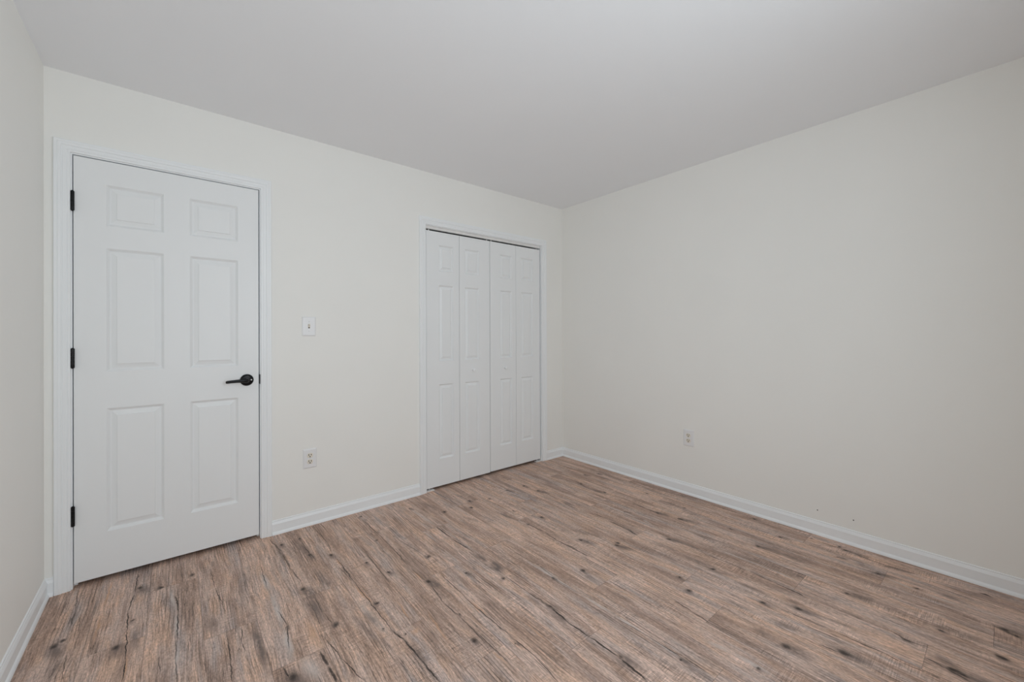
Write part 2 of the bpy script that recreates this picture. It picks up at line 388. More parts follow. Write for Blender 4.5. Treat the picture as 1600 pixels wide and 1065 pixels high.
    ('L',2.735,-2.394,2.721,-2.495,0.01,0.4),('L',1.092,-0.919,1.124,-1.236,0.025,0.4),('L',0.833,-1.148,0.854,-1.296,0.04,0.5),('O',0.228,0.004,0.22,-0.308,0.008,0.6),
    ('O',0.22,-0.308,0.218,-0.545,0.008,0.6),('O',0.328,-0.698,0.327,-0.863,0.008,0.6),('O',1.135,-0.844,1.144,-1.032,0.008,0.7),
    ('O',1.238,-1.064,1.224,-1.214,0.008,0.6),('O',1.308,-1.2,1.286,-1.433,0.009,0.6),('O',1.129,-0.518,1.132,-0.616,0.01,0.7),('O',1.395,-0.88,1.4,-0.984,0.008,0.7),
    ('O',1.485,-1.257,1.495,-1.387,0.006,0.6),('O',1.588,-1.516,1.587,-1.699,0.006,0.6),('O',1.481,-1.311,1.478,-1.373,0.006,0.5),
    ('O',1.389,-1.56,1.403,-1.666,0.006,0.6),('O',0.895,-0.931,0.891,-1.131,0.03,0.4),('O',1.235,-1.273,1.2,-1.299,0.03,0.5),('O',2.944,-2.098,2.909,-2.408,0.006,0.3),
    ('O',2.73,-2.671,2.742,-2.729,0.006,0.5),('O',1.128,-0.825,1.131,-0.957,0.008,0.7)]
STRIP0, STRIPW, PLANK = 0.552, 0.179, 1.21
JOINT = {-4: -.45, -3: -.9, -2: -.62, -1: -.26, 0: -.80, 1: -1.143, 2: -.77, 3: -1.24, 4: -.36, 5: -.985, 6: -.543, 7: -.95, 8: -1.57,
         9: -2.01, 10: -.60, 11: -1.40, 12: -2.17, 13: -1.56, 14: -2.42, 15: -2.06, 16: -.7}


def wood_group():
    g = bpy.data.node_groups.new('plank_wood', 'ShaderNodeTree')
    I = g.interface
    I.new_socket('Position', in_out='INPUT', socket_type='NodeSocketVector')
    for nm in ('Strip', 'Joint', 'Dark', 'Soft', 'Light', 'Orange'):
        I.new_socket(nm, in_out='INPUT', socket_type='NodeSocketFloat')
    I.new_socket('Color', in_out='OUTPUT', socket_type='NodeSocketColor')
    I.new_socket('Height', in_out='OUTPUT', socket_type='NodeSocketFloat')
    I.new_socket('Roughness', in_out='OUTPUT', socket_type='NodeSocketFloat')
    gi = g.nodes.new('NodeGroupInput')
    go = g.nodes.new('NodeGroupOutput')
    P = gi.outputs['Position']
    sx = g.nodes.new('ShaderNodeSeparateXYZ')
    g.links.new(P, sx.inputs[0])
    x, y = sx.outputs[0], sx.outputs[1]
    t = math_n(g, 'DIVIDE', math_n(g, 'SUBTRACT', y, gi.outputs['Joint']), PLANK)
    row = math_n(g, 'FLOOR', t)
    cb = g.nodes.new('ShaderNodeCombineXYZ')
    g.links.new(gi.outputs['Strip'], cb.inputs[0])
    g.links.new(row, cb.inputs[1])
    wnz = g.nodes.new('ShaderNodeTexWhiteNoise')
    g.links.new(cb.outputs[0], wnz.inputs['Vector'])
    sep = g.nodes.new('ShaderNodeSeparateColor')
    g.links.new(wnz.outputs['Color'], sep.inputs[0])
    r1, r2, r3 = sep.outputs
    off = vec_n(g, 'SCALE', wnz.outputs['Color'])
    off.node.inputs['Scale'].default_value = 37.0
    Q = vec_n(g, 'ADD', P, off)                       # every plank has a grain of its own
    # slow wander of the grain across the plank
    wob = noise(g, vec_n(g, 'MULTIPLY', Q, (5.0, 2.2, 1.0)), 1.0, 2.0)
    wv = vec_n(g, 'MULTIPLY', vec_n(g, 'SUBTRACT', wob.outputs['Color'], (0.5, 0.5, 0.5)), (0.035, 0.0, 0.0))
    G = vec_n(g, 'ADD', Q, wv)
    big = noise(g, vec_n(g, 'MULTIPLY', G, (13.0, 1.5, 1.0)), 1.0, 4.0, 0.6).outputs[0]
    hue = noise(g, vec_n(g, 'MULTIPLY', G, (17.0, 1.9, 7.0)), 1.0, 4.0, 0.6).outputs[0]
    blot = noise(g, vec_n(g, 'MULTIPLY', Q, (16.0, 7.0, 3.0)), 1.0, 4.0, 0.65).outputs[0]
    fine = noise(g, vec_n(g, 'MULTIPLY', G, (230.0, 10.0, 1.0)), 1.0, 3.0, 0.6).outputs[0]
    speck = noise(g, vec_n(g, 'MULTIPLY', Q, (240.0, 75.0, 1.0)), 1.0, 2.0, 0.6).outputs[0]
    saw = noise(g, vec_n(g, 'MULTIPLY', Q, (14.0, 330.0, 1.0)), 1.0, 2.0, 0.5).outputs[0]
    sawmask = noise(g, vec_n(g, 'MULTIPLY', Q, (9.0, 3.5, 9.0)), 1.0, 2.0, 0.5).outputs[0]
    hair = noise(g, vec_n(g, 'MULTIPLY', G, (75.0, 1.9, 4.0)), 1.0, 3.0, 0.55).outputs[0]
    tan, pink, grey, brown = (0.63, 0.426, 0.323), (0.63, 0.467, 0.397), (0.465, 0.383, 0.357), (0.345, 0.230, 0.179)
    c = mix_c(g, rng(g, hue, 0.41, 0.65), tan, grey)
    c = mix_c(g, rng(g, blot, 0.40, 0.66), c, pink)
    c = mix_c(g, rng(g, big, 0.45, 0.64, 0.0, 0.75), c, brown)
    c = mix_c(g, math_n(g, 'MULTIPLY', r2, 0.25), c, tan)
    lum = math_n(g, 'ADD', 0.94, math_n(g, 'MULTIPLY', r1, 0.12))
    lum = math_n(g, 'MULTIPLY', lum, rng(g, fine, 0.25, 0.75, 0.68, 1.32, False))
    lum = math_n(g, 'MULTIPLY', lum, rng(g, speck, 0.25, 0.75, 0.68, 1.32, False))
    sw = math_n(g, 'MULTIPLY', rng(g, saw, 0.3, 0.7, -0.30, 0.30, False), rng(g, sawmask, 0.50, 0.62))
    lum = math_n(g, 'MULTIPLY', lum, math_n(g, 'ADD', 1.0, sw))
    mid = noise(g, vec_n(g, 'MULTIPLY', G, (85.0, 3.2, 2.0)), 1.0, 3.0, 0.6).outputs[0]
    lum = math_n(g, 'MULTIPLY', lum, rng(g, mid, 0.28, 0.72, 0.80, 1.20, False))
    patch = noise(g, vec_n(g, 'MULTIPLY', Q, (11.0, 3.0, 5.0)), 1.0, 2.0, 0.5).outputs[0]
    # cathedral figure: tight dark growth lines in places
    wav = g.nodes.new('ShaderNodeTexWave')
    wav.wave_type, wav.bands_direction, wav.wave_profile = 'BANDS', 'X', 'SIN'
    for kk, vv in (('Scale', 26.0), ('Distortion', 7.0), ('Detail', 2.0), ('Detail Scale', 0.35)):
        wav.inputs[kk].default_value = vv
    g.links.new(vec_n(g, 'MULTIPLY', G, (1.0, 0.16, 1.0)), wav.inputs['Vector'])
    fig = math_n(g, 'MULTIPLY', rng(g, wav.outputs['Fac'], 0.0, 0.35, 0.38, 0.0), rng(g, patch, 0.50, 0.62))
    lum = math_n(g, 'MULTIPLY', lum, math_n(g, 'SUBTRACT', 1.0, fig))
    thin = math_n(g, 'MULTIPLY', rng(g, math_n(g, 'ABSOLUTE', math_n(g, 'SUBTRACT', hair, 0.5)), 0.0, 0.02, 0.55, 0.0), rng(g, patch, 0.36, 0.56, 0.35, 1.0))
    lum = math_n(g, 'MULTIPLY', lum, math_n(g, 'SUBTRACT', 1.0, thin))
    sc = g.nodes.new('ShaderNodeVectorMath')
    sc.operation = 'SCALE'
    g.links.new(c, sc.inputs[0])
    g.links.new(lum, sc.inputs['Scale'])
    c = sc.outputs['Vector']
    # printed figure: orange streaks, pale worn streaks, smoky bands, knots and open cracks
    brk = noise(g, vec_n(g, 'MULTIPLY', Q, (60.0, 22.0, 2.0)), 1.0, 3.0, 0.65).outputs[0]
    brk2 = rng(g, brk, 0.28, 0.52, 0.5, 1.0)
    c = mix_c(g, math_n(g, 'MULTIPLY', gi.outputs['Orange'], brk2), c, (0.62, 0.36, 0.22))
    c = mix_c(g, math_n(g, 'MULTIPLY', gi.outputs['Light'], brk2), c, (0.62, 0.55, 0.52))
    c = mix_c(g, math_n(g, 'MULTIPLY', gi.outputs['Soft'], brk2), c, (0.165, 0.128, 0.115))
    c = mix_c(g, math_n(g, 'MULTIPLY', gi.outputs['Dark'], rng(g, brk, 0.28, 0.50, 0.72, 1.0)), c, (0.040, 0.030, 0.026))
    # seams between planks
    e = math_n(g, 'FRACT', t)
    endd = math_n(g, 'MULTIPLY', math_n(g, 'MINIMUM', e, math_n(g, 'SUBTRACT', 1.0, e)), PLANK)
    s = math_n(g, 'FRACT', math_n(g, 'DIVIDE', math_n(g, 'SUBTRACT', x, STRIP0 - 10 * STRIPW), STRIPW))
    sided = math_n(g, 'MULTIPLY', math_n(g, 'MINIMUM', s, math_n(g, 'SUBTRACT', 1.0, s)), STRIPW)
    seam = rng(g, math_n(g, 'MINIMUM', endd, sided), 0.0002, 0.0016, 0.5, 0.0)
    c = mix_c(g, seam, c, (0.09, 0.07, 0.06))
    g.links.new(c, go.inputs['Color'])
    h = math_n(g, 'SUBTRACT', math_n(g, 'MULTIPLY', fine, 0.5), math_n(g, 'MULTIPLY', math_n(g, 'ADD', gi.outputs['Dark'], seam), 0.8))
    g.links.new(h, go.inputs['Height'])
    g.links.new(rng(g, brk, 0.2, 0.8, 0.5, 0.66, False), go.inputs['Roughness'])
    return g


def ellipse_marks(strip_x0, strip_x1):
    """(channel, centre, angle, radii, strength, hardness) of the knots and streaks that touch one strip of planks"""
    out = []
    for kind, kx, ky, s in KNOTS:
        if strip_x0 - 0.05 < kx < strip_x1 + 0.05:
            out.append(('Dark', kx, ky, 0.0, 0.0150 * s, 0.020 * s, 0.95, 0.1))
            q = math.sin(kx * 91.7 + ky * 57.3)                # every knot has a smoky stain of its own
            out.append(('Soft', kx + 0.010 * q, ky - 0.016 * s * (1 + q), 0.25 * q, (0.030 + 0.010 * q) * s, (0.062 + 0.03 * q) * s, 0.76 + 0.12 * q, 0.0))
    for kind, ax, ay, bx, by, w, st in STREAKS:
        if min(ax, bx) - w < strip_x1 and max(ax, bx) + w > strip_x0:
            d = math.hypot(bx - ax, by - ay)
            ang = math.atan2(by - ay, bx - ax) - math.pi / 2
            ch = {'C': 'Dark', 'B': 'Soft', 'L': 'Light', 'O': 'Orange'}[kind]
            out.append((ch, (ax + bx) / 2, (ay + by) / 2, ang, max(0.0026, w * 0.62) if kind == 'C' else w * 0.95, d * (0.74 if kind == 'C' else 0.66), min(1.0, st * (1.1 if kind == 'C' else 1.25)), 0.35 if kind == 'C' else 0.0))
    return out


def strip_material(k, g):
    mt, nt, b = new_mat('vinyl_plank_wood')
    tc = nt.nodes.new('ShaderNodeTexCoord')
    P = tc.outputs['Object']
    wq = noise(nt, vec_n(nt, 'MULTIPLY', P, (22.0, 22.0, 1.0)), 1.0, 3.0, 0.6)
    PW = vec_n(nt, 'ADD', P, vec_n(nt, 'MULTIPLY', vec_n(nt, 'SUBTRACT', wq.outputs['Color'], (0.5, 0.5, 0.5)), (0.016, 0.040, 0.0)))
    acc = {}
    x0 = STRIP0 + k * STRIPW
    for ch, cx, cy, ang, rx, ry, st, hard in ellipse_marks(x0, x0 + STRIPW):
        mp = nt.nodes.new('ShaderNodeMapping')
        mp.vector_type = 'TEXTURE'
        mp.inputs['Location'].default_value = (cx, cy, 0)
        mp.inputs['Rotation'].default_value = (0, 0, ang)
        mp.inputs['Scale'].default_value = (rx, ry, 1)
        nt.links.new(PW, mp.inputs['Vector'])
        v = rng(nt, vec_n(nt, 'LENGTH', mp.outputs[0]), hard, 1.0, st, 0.0)
        acc[ch] = math_n(nt, 'MAXIMUM', acc[ch], v) if ch in acc else v
    gn = nt.nodes.new('ShaderNodeGroup')
    gn.node_tree = g
    nt.links.new(P, gn.inputs['Position'])
    gn.inputs['Strip'].default_value = float(k)
    gn.inputs['Joint'].default_value = JOINT[k]
    for ch in ('Dark', 'Soft', 'Light', 'Orange'):
        if ch in acc: nt.links.new(acc[ch], gn.inputs[ch])
        else: gn.inputs[ch].default_value = 0.0
    nt.links.new(gn.outputs['Color'], b.inputs['Base Color'])
    nt.links.new(gn.outputs['Roughness'], b.inputs['Roughness'])
    b.inputs['Specular IOR Level'].default_value = 0.3
    bp = nt.nodes.new('ShaderNodeBump')
    bp.inputs['Strength'].default_value = 0.25
    bp.inputs['Distance'].default_value = 0.001
    nt.links.new(gn.outputs['Height'], bp.inputs['Height'])
    nt.links.new(bp.outputs[0], b.inputs['Normal'])
    return mt


ks = sorted(JOINT)
g = wood_group()
bm = bmesh.new()
FY0, FY1 = YF - 0.12, 0.95
cuts = [STRIP0 + k * STRIPW for k in ks] + [STRIP0 + (ks[-1] + 1) * STRIPW]
slab_grid(bm, cuts, [FY0, FY1], set(), lambda u, v: (u, v, 0.0), lambda u, v: (u, v, -0.05))
bm.faces.ensure_lookup_table()
for f in bm.faces:
    f.material_index = max(0, min(len(ks) - 1, int((f.calc_center_median().x - cuts[0]) / STRIPW)))
floor = link('floor', bm, [strip_material(k, g) for k in ks])
tag(floor, 'brown and grey weathered wood-look vinyl plank floor with dark knots', 'floor', kind='structure')

# ------------------------------------------------------------------ room shell
DX0, DX1, DZ0, DZ1 = 0.0931, 0.8450, 0.0235, 2.0545        # hinged door leaf
DJ = (DX0 - 0.0035, DX1 + 0.0050, DZ1 + 0.0045)            # its jamb faces
KX0, KX1, KZ = 1.936, 3.1395, 2.036                      # closet jamb faces and head
JT, WT = 0.018, 0.115                                    # jamb and wall thickness
CW = 0.0545                                              # casing width

us = [-0.15, DJ[0] - JT, DJ[1] + JT, KX0 - JT, KX1 + JT, W + 0.15]
vs = [0.0, KZ + JT, DJ[2] + JT, H]
bm = bmesh.new()
slab_grid(bm, us, vs, {(1, 0), (1, 1), (3, 0)}, lambda u, v: (u, 0.0, v), lambda u, v: (u, WT, v))
tag(link('wall_back', bm, M_WALL), 'warm white wall with the hinged door and the folding closet doors', 'wall', kind='structure')

bm = bmesh.new()
box(bm, W, W + 0.12, YF, 0.0, 0.0, H)
wall_right = tag(link('wall_right', bm, M_WALL, origin=(W, YF, 0)), 'bare warm white wall right of the closet, one outlet low on it', 'wall', kind='structure')

xl = lambda y: math.tan(LA) * (-y)
bm = bmesh.new()
slab_grid(bm, [YF, 0.0], [0.0, H], set(), lambda u, v: (xl(u), u, v), lambda u, v: (xl(u) - 0.12, u, v))
tag(link('wall_left', bm, M_WALL), 'narrow strip of bare white wall left of the hinged door', 'wall', kind='structure')

bm = bmesh.new()
slab_grid(bm, [-0.15, WIN[0], WIN[1], W + 0.15], [0.0, WIN[2], WIN[3], H], {(1, 1)}, lambda u, v: (u, YF, v), lambda u, v: (u, YF - 0.12, v))
tag(link('wall_front', bm, M_WALL), 'wall with the window behind the viewer', 'wall', kind='structure')

bm = bmesh.new()
box(bm, -0.2, W + 0.2, YF - 0.12, FY1, H, H + 0.1)
tag(link('ceiling', bm, M_CEIL), 'plain flat white ceiling', 'ceiling', kind='structure')

# dark space behind the two doorways
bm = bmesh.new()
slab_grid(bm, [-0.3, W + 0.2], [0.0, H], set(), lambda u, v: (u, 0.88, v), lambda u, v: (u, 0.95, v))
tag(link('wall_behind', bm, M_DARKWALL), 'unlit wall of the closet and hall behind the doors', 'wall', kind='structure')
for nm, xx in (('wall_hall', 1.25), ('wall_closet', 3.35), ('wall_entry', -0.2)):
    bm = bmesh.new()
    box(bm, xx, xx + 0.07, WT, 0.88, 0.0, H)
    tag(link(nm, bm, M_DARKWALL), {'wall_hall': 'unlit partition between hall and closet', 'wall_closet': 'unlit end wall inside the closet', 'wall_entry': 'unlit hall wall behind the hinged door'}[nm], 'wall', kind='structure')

# window behind the viewer
win = tag(empty('window_1', (WIN[0], YF, WIN[2])), 'white double-hung window in the wall behind the viewer', 'window', kind='structure')
bm = bmesh.new()
slab_grid(bm, [WIN[0] + .002, WIN[0] + .04, WIN[1] - .04, WIN[1] - .002], [WIN[2] + .002, WIN[2] + .04, WIN[3] - .04, WIN[3] - .002], {(1, 1)},
          lambda u, v: (u, YF - .02, v), lambda u, v: (u, YF - .07, v))
link('window_frame', bm, M_TRIM, win)

# ------------------------------------------------------------------ baseboards
BASE = [(0.0, 0.0), (0.0185, 0.0), (0.0185, 0.0035), (0.0172, 0.0085), (0.0148, 0.0130), (0.0118, 0.0165), (0.0108, 0.0175), (0.0108, 0.0590),
        (0.0116, 0.0602), (0.0112, 0.0618), (0.0062, 0.0738), (0.0046, 0.0748), (0.0052, 0.0764), (0.0048, 0.0812), (0.0034, 0.0830), (0.0, 0.0836)]


def baseboard(name, a, b, label):
    """a(t), b(t): the two ends as (x, y) for a profile point that stands t off the wall"""
    bm = bmesh.new()
    sweep(bm, [[(*a(t), z) for t, z in BASE], [(*b(t), z) for t, z in BASE]])
    return tag(link(name, bm, M_TRIM, smooth=True, angle=25), label, 'baseboard', kind='structure')


baseboard('baseboard_right', lambda t: (W - t, -t), lambda t: (W - t, YF), 'white baseboard running along the bare right wall')
baseboard('baseboard_left', lambda t: (xl(-t) + t, -t), lambda t: (xl(YF) + t, YF), 'white baseboard along the strip of wall left of the hinged door')
baseboard('baseboard_back', lambda t: (DJ[1] + 0.005 + CW + 0.0006, -t), lambda t: (KX0 - 0.004 - CW - 0.0006, -t), 'white baseboard between the hinged door and the closet')
baseboard('baseboard_corner', lambda t: (KX1 + 0.004 + CW + 0.0006, -t), lambda t: (W - t, -t), 'short white baseboard between closet and right wall corner')
baseboard('baseboard_end', lambda t: (t, -t), lambda t: (DJ[0] - 0.005 - CW - 0.0006, -t), 'stub of white baseboard between left wall corner and door casing')

# ------------------------------------------------------------------ door frames
CASE = [(0.0, 0.0), (0.0, 0.0085), (0.0015, 0.0100), (0.0090, 0.0105), (0.0100, 0.0092), (0.0115, 0.0092), (0.0125, 0.0110), (0.0240, 0.0125), (0.0255, 0.0112),
        (0.0275, 0.0115), (0.0300, 0.0145), (0.0370, 0.0160), (0.0400, 0.0162), (0.0412, 0.0150), (0.0425, 0.0162), (0.0510, 0.0165), (0.0535, 0.0150), (0.0545, 0.0120), (0.0545, 0.0)]


def casing(x0, x1, z1, parent, mat):
    bm = bmesh.new()
    rows = []
    for px, pz, ox, oz in ((x0, 0.0, -1, 0), (x0, z1, -1, 1), (x1, z1, 1, 1), (x1, 0.0, 1, 0)):
        rows.append([(px + ox * w, -t - 0.0002, pz + oz * w) for w, t in CASE])
    sweep(bm, rows)
    return link('casing', bm, mat, parent, origin=(x0, 0, 0), smooth=True, angle=20)


def jamb(x0, x1, z1, parent, y1=WT):
    bm = bmesh.new()
    slab_grid(bm, [x0 - JT + .0005, x0, x1, x1 + JT - .0005], [0.0, z1, z1 + JT - .0005], {(1, 0)}, lambda u, v: (u, 0.0, v), lambda u, v: (u, y1, v))
    return link('jamb', bm, M_TRIM, parent, origin=(x0, 0, 0))


frame1 = tag(empty('trim_1', (DJ[0], 0, 0)), 'white moulded casing and jamb around the hinged door', 'door frame', kind='structure')
casing(DJ[0] - 0.005, DJ[1] + 0.005, DJ[2] + 0.005, frame1, M_TRIM)
jamb(DJ[0], DJ[1], DJ[2], frame1)
bm = bmesh.new()
slab_grid(bm, [DJ[0] + .0003, DJ[0] + .012, DJ[1] - .012, DJ[1] - .0003], [0.0, DJ[2] - .012, DJ[2] - .0003], {(1, 0)}, lambda u, v: (u, 0.039, v), lambda u, v: (u, 0.075, v))
link('door_stop', bm, M_TRIM, frame1)
bm = bmesh.new()
box(bm, DJ[1] - 0.0012, DJ[1] + 0.002, -0.0028, 0.028, 0.911, 0.967, 0.0005, 1)
tag(link('strike_plate', bm, M_BLACK, frame1), 'small black strike plate')

# ------------------------------------------------------------------ moulded doors
STICK = [(0.0, 0.0), (0.0006, 0.0016), (0.0022, 0.0024), (0.0105, 0.0112), (0.0122, 0.0120), (0.0150, 0.0121), (0.0362, 0.0055), (0.0370, 0.0010), (0.0405, 0.0006)]


def leaf_mesh(x0, x1, z0, z1, yf, thick, panels, k=1.0, dk=1.0):
    """door leaf whose front (towards -y, at yf) has raised moulded panels (px0, px1, pz0, pz1)"""
    bm = bmesh.new()
    e = 0.0015
    xs = sorted({x0 + e, x1 - e} | {p[0] for p in panels} | {p[1] for p in panels})
    zs = sorted({z0 + e, z1 - e} | {p[2] for p in panels} | {p[3] for p in panels})
    cache = {}
    def V(x, y, z):
        key = (round(x, 6), round(y, 6), round(z, 6))
        if key not in cache: cache[key] = bm.verts.new(key)
        return cache[key]
    isp = lambda xa, xb, za, zb: any(abs(p[0] - xa) < 1e-6 and abs(p[1] - xb) < 1e-6 and abs(p[2] - za) < 1e-6 and abs(p[3] - zb) < 1e-6 for p in panels)
    for xa, xb in zip(xs, xs[1:]):
        for za, zb in zip(zs, zs[1:]):
            if not isp(xa, xb, za, zb):
                bm.faces.new((V(xa, yf, za), V(xb, yf, za), V(xb, yf, zb), V(xa, yf, zb)))
                continue
            prev = None
            for w, d in STICK:
                w *= k
                d *= dk
                ring = [V(xa + w, yf + d, za + w), V(xb - w, yf + d, za + w), V(xb - w, yf + d, zb - w), V(xa + w, yf + d, zb - w)]
                if prev:
                    for q in range(4):
                        bm.faces.new((prev[q], prev[(q + 1) % 4], ring[(q + 1) % 4], ring[q]))
                prev = ring
            bm.faces.new(prev)
    # eased outer edge, sides and back
    per = [(x, zs[0]) for x in xs] + [(xs[-1], z) for z in zs[1:]] + [(x, zs[-1]) for x in xs[-2::-1]] + [(xs[0], z) for z in zs[-2:0:-1]]
    r0 = [V(x, yf, z) for x, z in per]
    ex = lambda x: x0 if abs(x - xs[0]) < 1e-7 else x1 if abs(x - xs[-1]) < 1e-7 else x
    ez = lambda z: z0 if abs(z - zs[0]) < 1e-7 else z1 if abs(z - zs[-1]) < 1e-7 else z
    r1 = [V(ex(x), yf + e, ez(z)) for x, z in per]
    r2 = [V(ex(x), yf + thick, ez(z)) for x, z in per]
    n = len(per)
    for a, b in ((r0, r1), (r1, r2)):
        for q in range(n):
            bm.faces.new((a[q], a[(q + 1) % n], b[(q + 1) % n], b[q]))
    bm.faces.new(r2)
    return bm


door1 = tag(empty('door_1', (DX0, 0, 0)), 'white six-panel hinged door with black lever handle and black hinges', 'door', kind='structure')
PL, PR = (0.2050, 0.4200), (0.5270, 0.7440)
pz = [(0.238, 0.841), (1.022, 1.628), (1.737, 1.939)]
bm = leaf_mesh(DX0, DX1, DZ0, DZ1, 0.0005, 0.035, [(*px, *q) for px in (PL, PR) for q in pz])
link('door_leaf', bm, M_DOOR, door1, origin=(DX0, 0, DZ0))
for zc in (1.837, 1.092, 0.345):
    hb = bmesh.new()
    hx, hy = DX0 - 0.0018, -0.0068
    prof = [(0.0, -0.049), (0.0035, -0.0485), (0.0048, -0.046), (0.0066, -0.0452)]
    for q in range(5):
        a = -0.045 + q * 0.018
        prof += [(0.0069, a + 0.0006), (0.0069, a + 0.0174), (0.0060, a + 0.0177), (0.0060, a + 0.018)]
    prof += [(0.0066, 0.0452), (0.0048, 0.046), (0.0035, 0.0485), (0.0, 0.049)]
    lathe(hb, prof, (hx, hy, zc), (0, 0, 1), 20)
    h = link('hinge', hb, M_BLACK, door1, origin=(hx, hy, zc), smooth=True, angle=40)
    h['label'] = 'black hinge barrel'
    pb = bmesh.new()
    box(pb, DX0 - 0.0026, DX0 - 0.0006, -0.0045, 0.03, zc - 0.0445, zc + 0.0445)
    link('hinge_plate', pb, M_BLACK, h)

HX, HZ = 0.785, 0.939
bm = bmesh.new()
lathe(bm, [(0.0, 0.0), (0.0335, 0.0), (0.0338, 0.003), (0.0325, 0.0065), (0.0290, 0.0095), (0.0200, 0.0110), (0.0150, 0.0120), (0.0130, 0.0150), (0.0, 0.0150)], (HX, 0.0004, HZ), (0, -1, 0), 48)
handle = link('door_handle', bm, M_BLACK, door1, origin=(HX, 0, HZ), smooth=True, angle=35)
handle['label'] = 'black lever handle on a round rose'
bm = bmesh.new()
sec = []
# lever: neck out of the rose, a turn, then a gently arched bar towards the hinges
path = [((HX, -0.0150, HZ), (0, -1, 0), 0.0110, 0.0110), ((HX, -0.036, HZ), (0, -1, 0), 0.0105, 0.0105), ((HX - 0.002, -0.047, HZ + 0.0004), (-0.45, -0.9, 0), 0.0115, 0.0112),
        ((HX - 0.009, -0.0545, HZ + 0.0008), (-0.85, -0.5, 0), 0.0095, 0.0110), ((HX - 0.024, -0.0575, HZ + 0.001), (-1, -0.08, 0), 0.0068, 0.0100), ((HX - 0.05, -0.0575, HZ + 0.0008), (-1, 0.0, -0.01), 0.0060, 0.0088),
        ((HX - 0.078, -0.0565, HZ - 0.0004), (-1, 0.06, -0.05), 0.0056, 0.0080), ((HX - 0.098, -0.0545, HZ - 0.0022), (-1, 0.12, -0.1), 0.0054, 0.0078), ((HX - 0.1045, -0.0535, HZ - 0.003), (-1, 0.15, -0.1), 0.0030, 0.0052)]
for c, d, ra, rb in path:
    d = Vector(d).normalized()
    zv = (Vector((0, 0, 1)) - d * d.z).normalized()
    sv = d.cross(zv)
    sec.append([Vector(c) + sv * ra * math.cos(2 * math.pi * q / 20) + zv * rb * math.sin(2 * math.pi * q / 20) for q in range(20)])
sweep(bm, sec)
link('lever', bm, M_BLACK, handle, origin=(HX, -0.05, HZ), smooth=True, angle=50)
bm = bmesh.new()
lathe(bm, [(0.0, 0.0), (0.0042, 0.0), (0.0042, 0.0015), (0.003, 0.0024), (0.0, 0.0026)], (HX + 0.0215, -0.0108, HZ + 0.0), (0, -1, 0), 20)
link('privacy_pin', bm, M_STEEL, handle, smooth=True, angle=35)

# ------------------------------------------------------------------ closet: frame, track, two folding pairs
frame2 = tag(empty('trim_2', (KX0, 0, 0)), 'white moulded casing, jamb and top track around the folding closet doors', 'door frame', kind='structure')
casing(KX0 - 0.004, KX1 + 0.004, KZ + 0.004, frame2, M_TRIM)
jamb(KX0, KX1, KZ, frame2)
KY = 0.009
bm = bmesh.new()
sec = [(0.0145, 0.0), (0.0345, 0.0), (0.0345, -0.020), (0.0300, -0.020), (0.0300, -0.018), (0.0330, -0.0165), (0.0330, -0.002), (0.0160, -0.002), (0.0160, -0.0165), (0.0190, -0.018), (0.0190, -0.020), (0.0145, -0.020)]
sweep(bm, [[(xx, yy, KZ - 0.0003 + zz) for yy, zz in sec] for xx in (KX0 + 0.0005, KX1 - 0.0005)])
tag(link('track', bm, M_TRACK, frame2), 'white steel top track')
for sx, xa in ((1, KX0 + 0.0005), (-1, KX1 - 0.0005)):
    bm = bmesh.new()
    box(bm, min(xa, xa + sx * 0.068), max(xa, xa + sx * 0.068), KY - 0.010, KY + 0.024, 0.0003, 0.0060, 0.0008, 1)
    box(bm, min(xa, xa + sx * 0.003), max(xa, xa + sx * 0.003), KY - 0.004, KY + 0.024, 0.003, 0.040)
    tag(link('pivot_bracket', bm, M_TRACK, frame2), 'white floor pivot bracket')

CP = [(0.229, 0.811), (0.993, 1.586), (1.694, 1.899)]
KT = 2.0005


def pin(bm, x, z0, z1, r):
    lathe(bm, [(r, z0), (r, z1)], (x, KY + 0.015, 0), (0, 0, 1), 16)


def bifold(name, leaves, z0, z1, knob_x, pivot_x, guide_x, label):
    root = tag(empty(name, (leaves[0][0], KY, 0)), label, 'closet door', kind='structure')
    for a, b, pa, pb in leaves:
        link('door_leaf', leaf_mesh(a, b, z0, z1, KY, 0.029, [(pa, pb, *q) for q in CP], 0.85, 1.05), M_DOOR, root, origin=(a, KY, z0))
    bm = bmesh.new()
    lathe(bm, [(0.0085, -0.0002), (0.0088, 0.003), (0.0065, 0.006), (0.0058, 0.011), (0.0090, 0.0155), (0.0125, 0.0195), (0.0135, 0.0235), (0.0125, 0.0275), (0.0085, 0.0300), (0.0, 0.0308)], (knob_x, KY, 0.908), (0, -1, 0), 32)
    tag(link('knob', bm, M_TRIM, root, origin=(knob_x, KY, 0.908), smooth=True, angle=40), 'small round white knob')
    for nm, px in (('pivot_pin', pivot_x), ('guide_pin', guide_x)):
        bm = bmesh.new()
        pin(bm, px, z1 - 0.0003, KZ - 0.006, 0.0042)
        link(nm, bm, M_TRACK, root, smooth=True, angle=40)
    bm = bmesh.new()
    pin(bm, pivot_x, 0.0058, z0 + 0.0003, 0.0042)
    link('bottom_pin', bm, M_STEEL, root, smooth=True, angle=40)


bifold('door_2', [(1.9430, 2.2375, 2.052, 2.184), (2.2405, 2.5425, 2.292, 2.434)], 0.0190, KT, 2.366, 1.972, 2.522,
       'left folding pair of white panelled closet leaves with knob')
bifold('door_3', [(2.5475, 2.8350, 2.656, 2.790), (2.8380, 3.1305, 2.898, 3.041)], 0.0225, KT, 2.703, 3.100, 2.568,
       'right folding pair of white panelled closet leaves with knob, nearest the corner')

# ------------------------------------------------------------------ switch and outlets, built facing -y around the origin, then set on their walls
PW2, PH2, PT = 0.0395, 0.0605, 0.0058


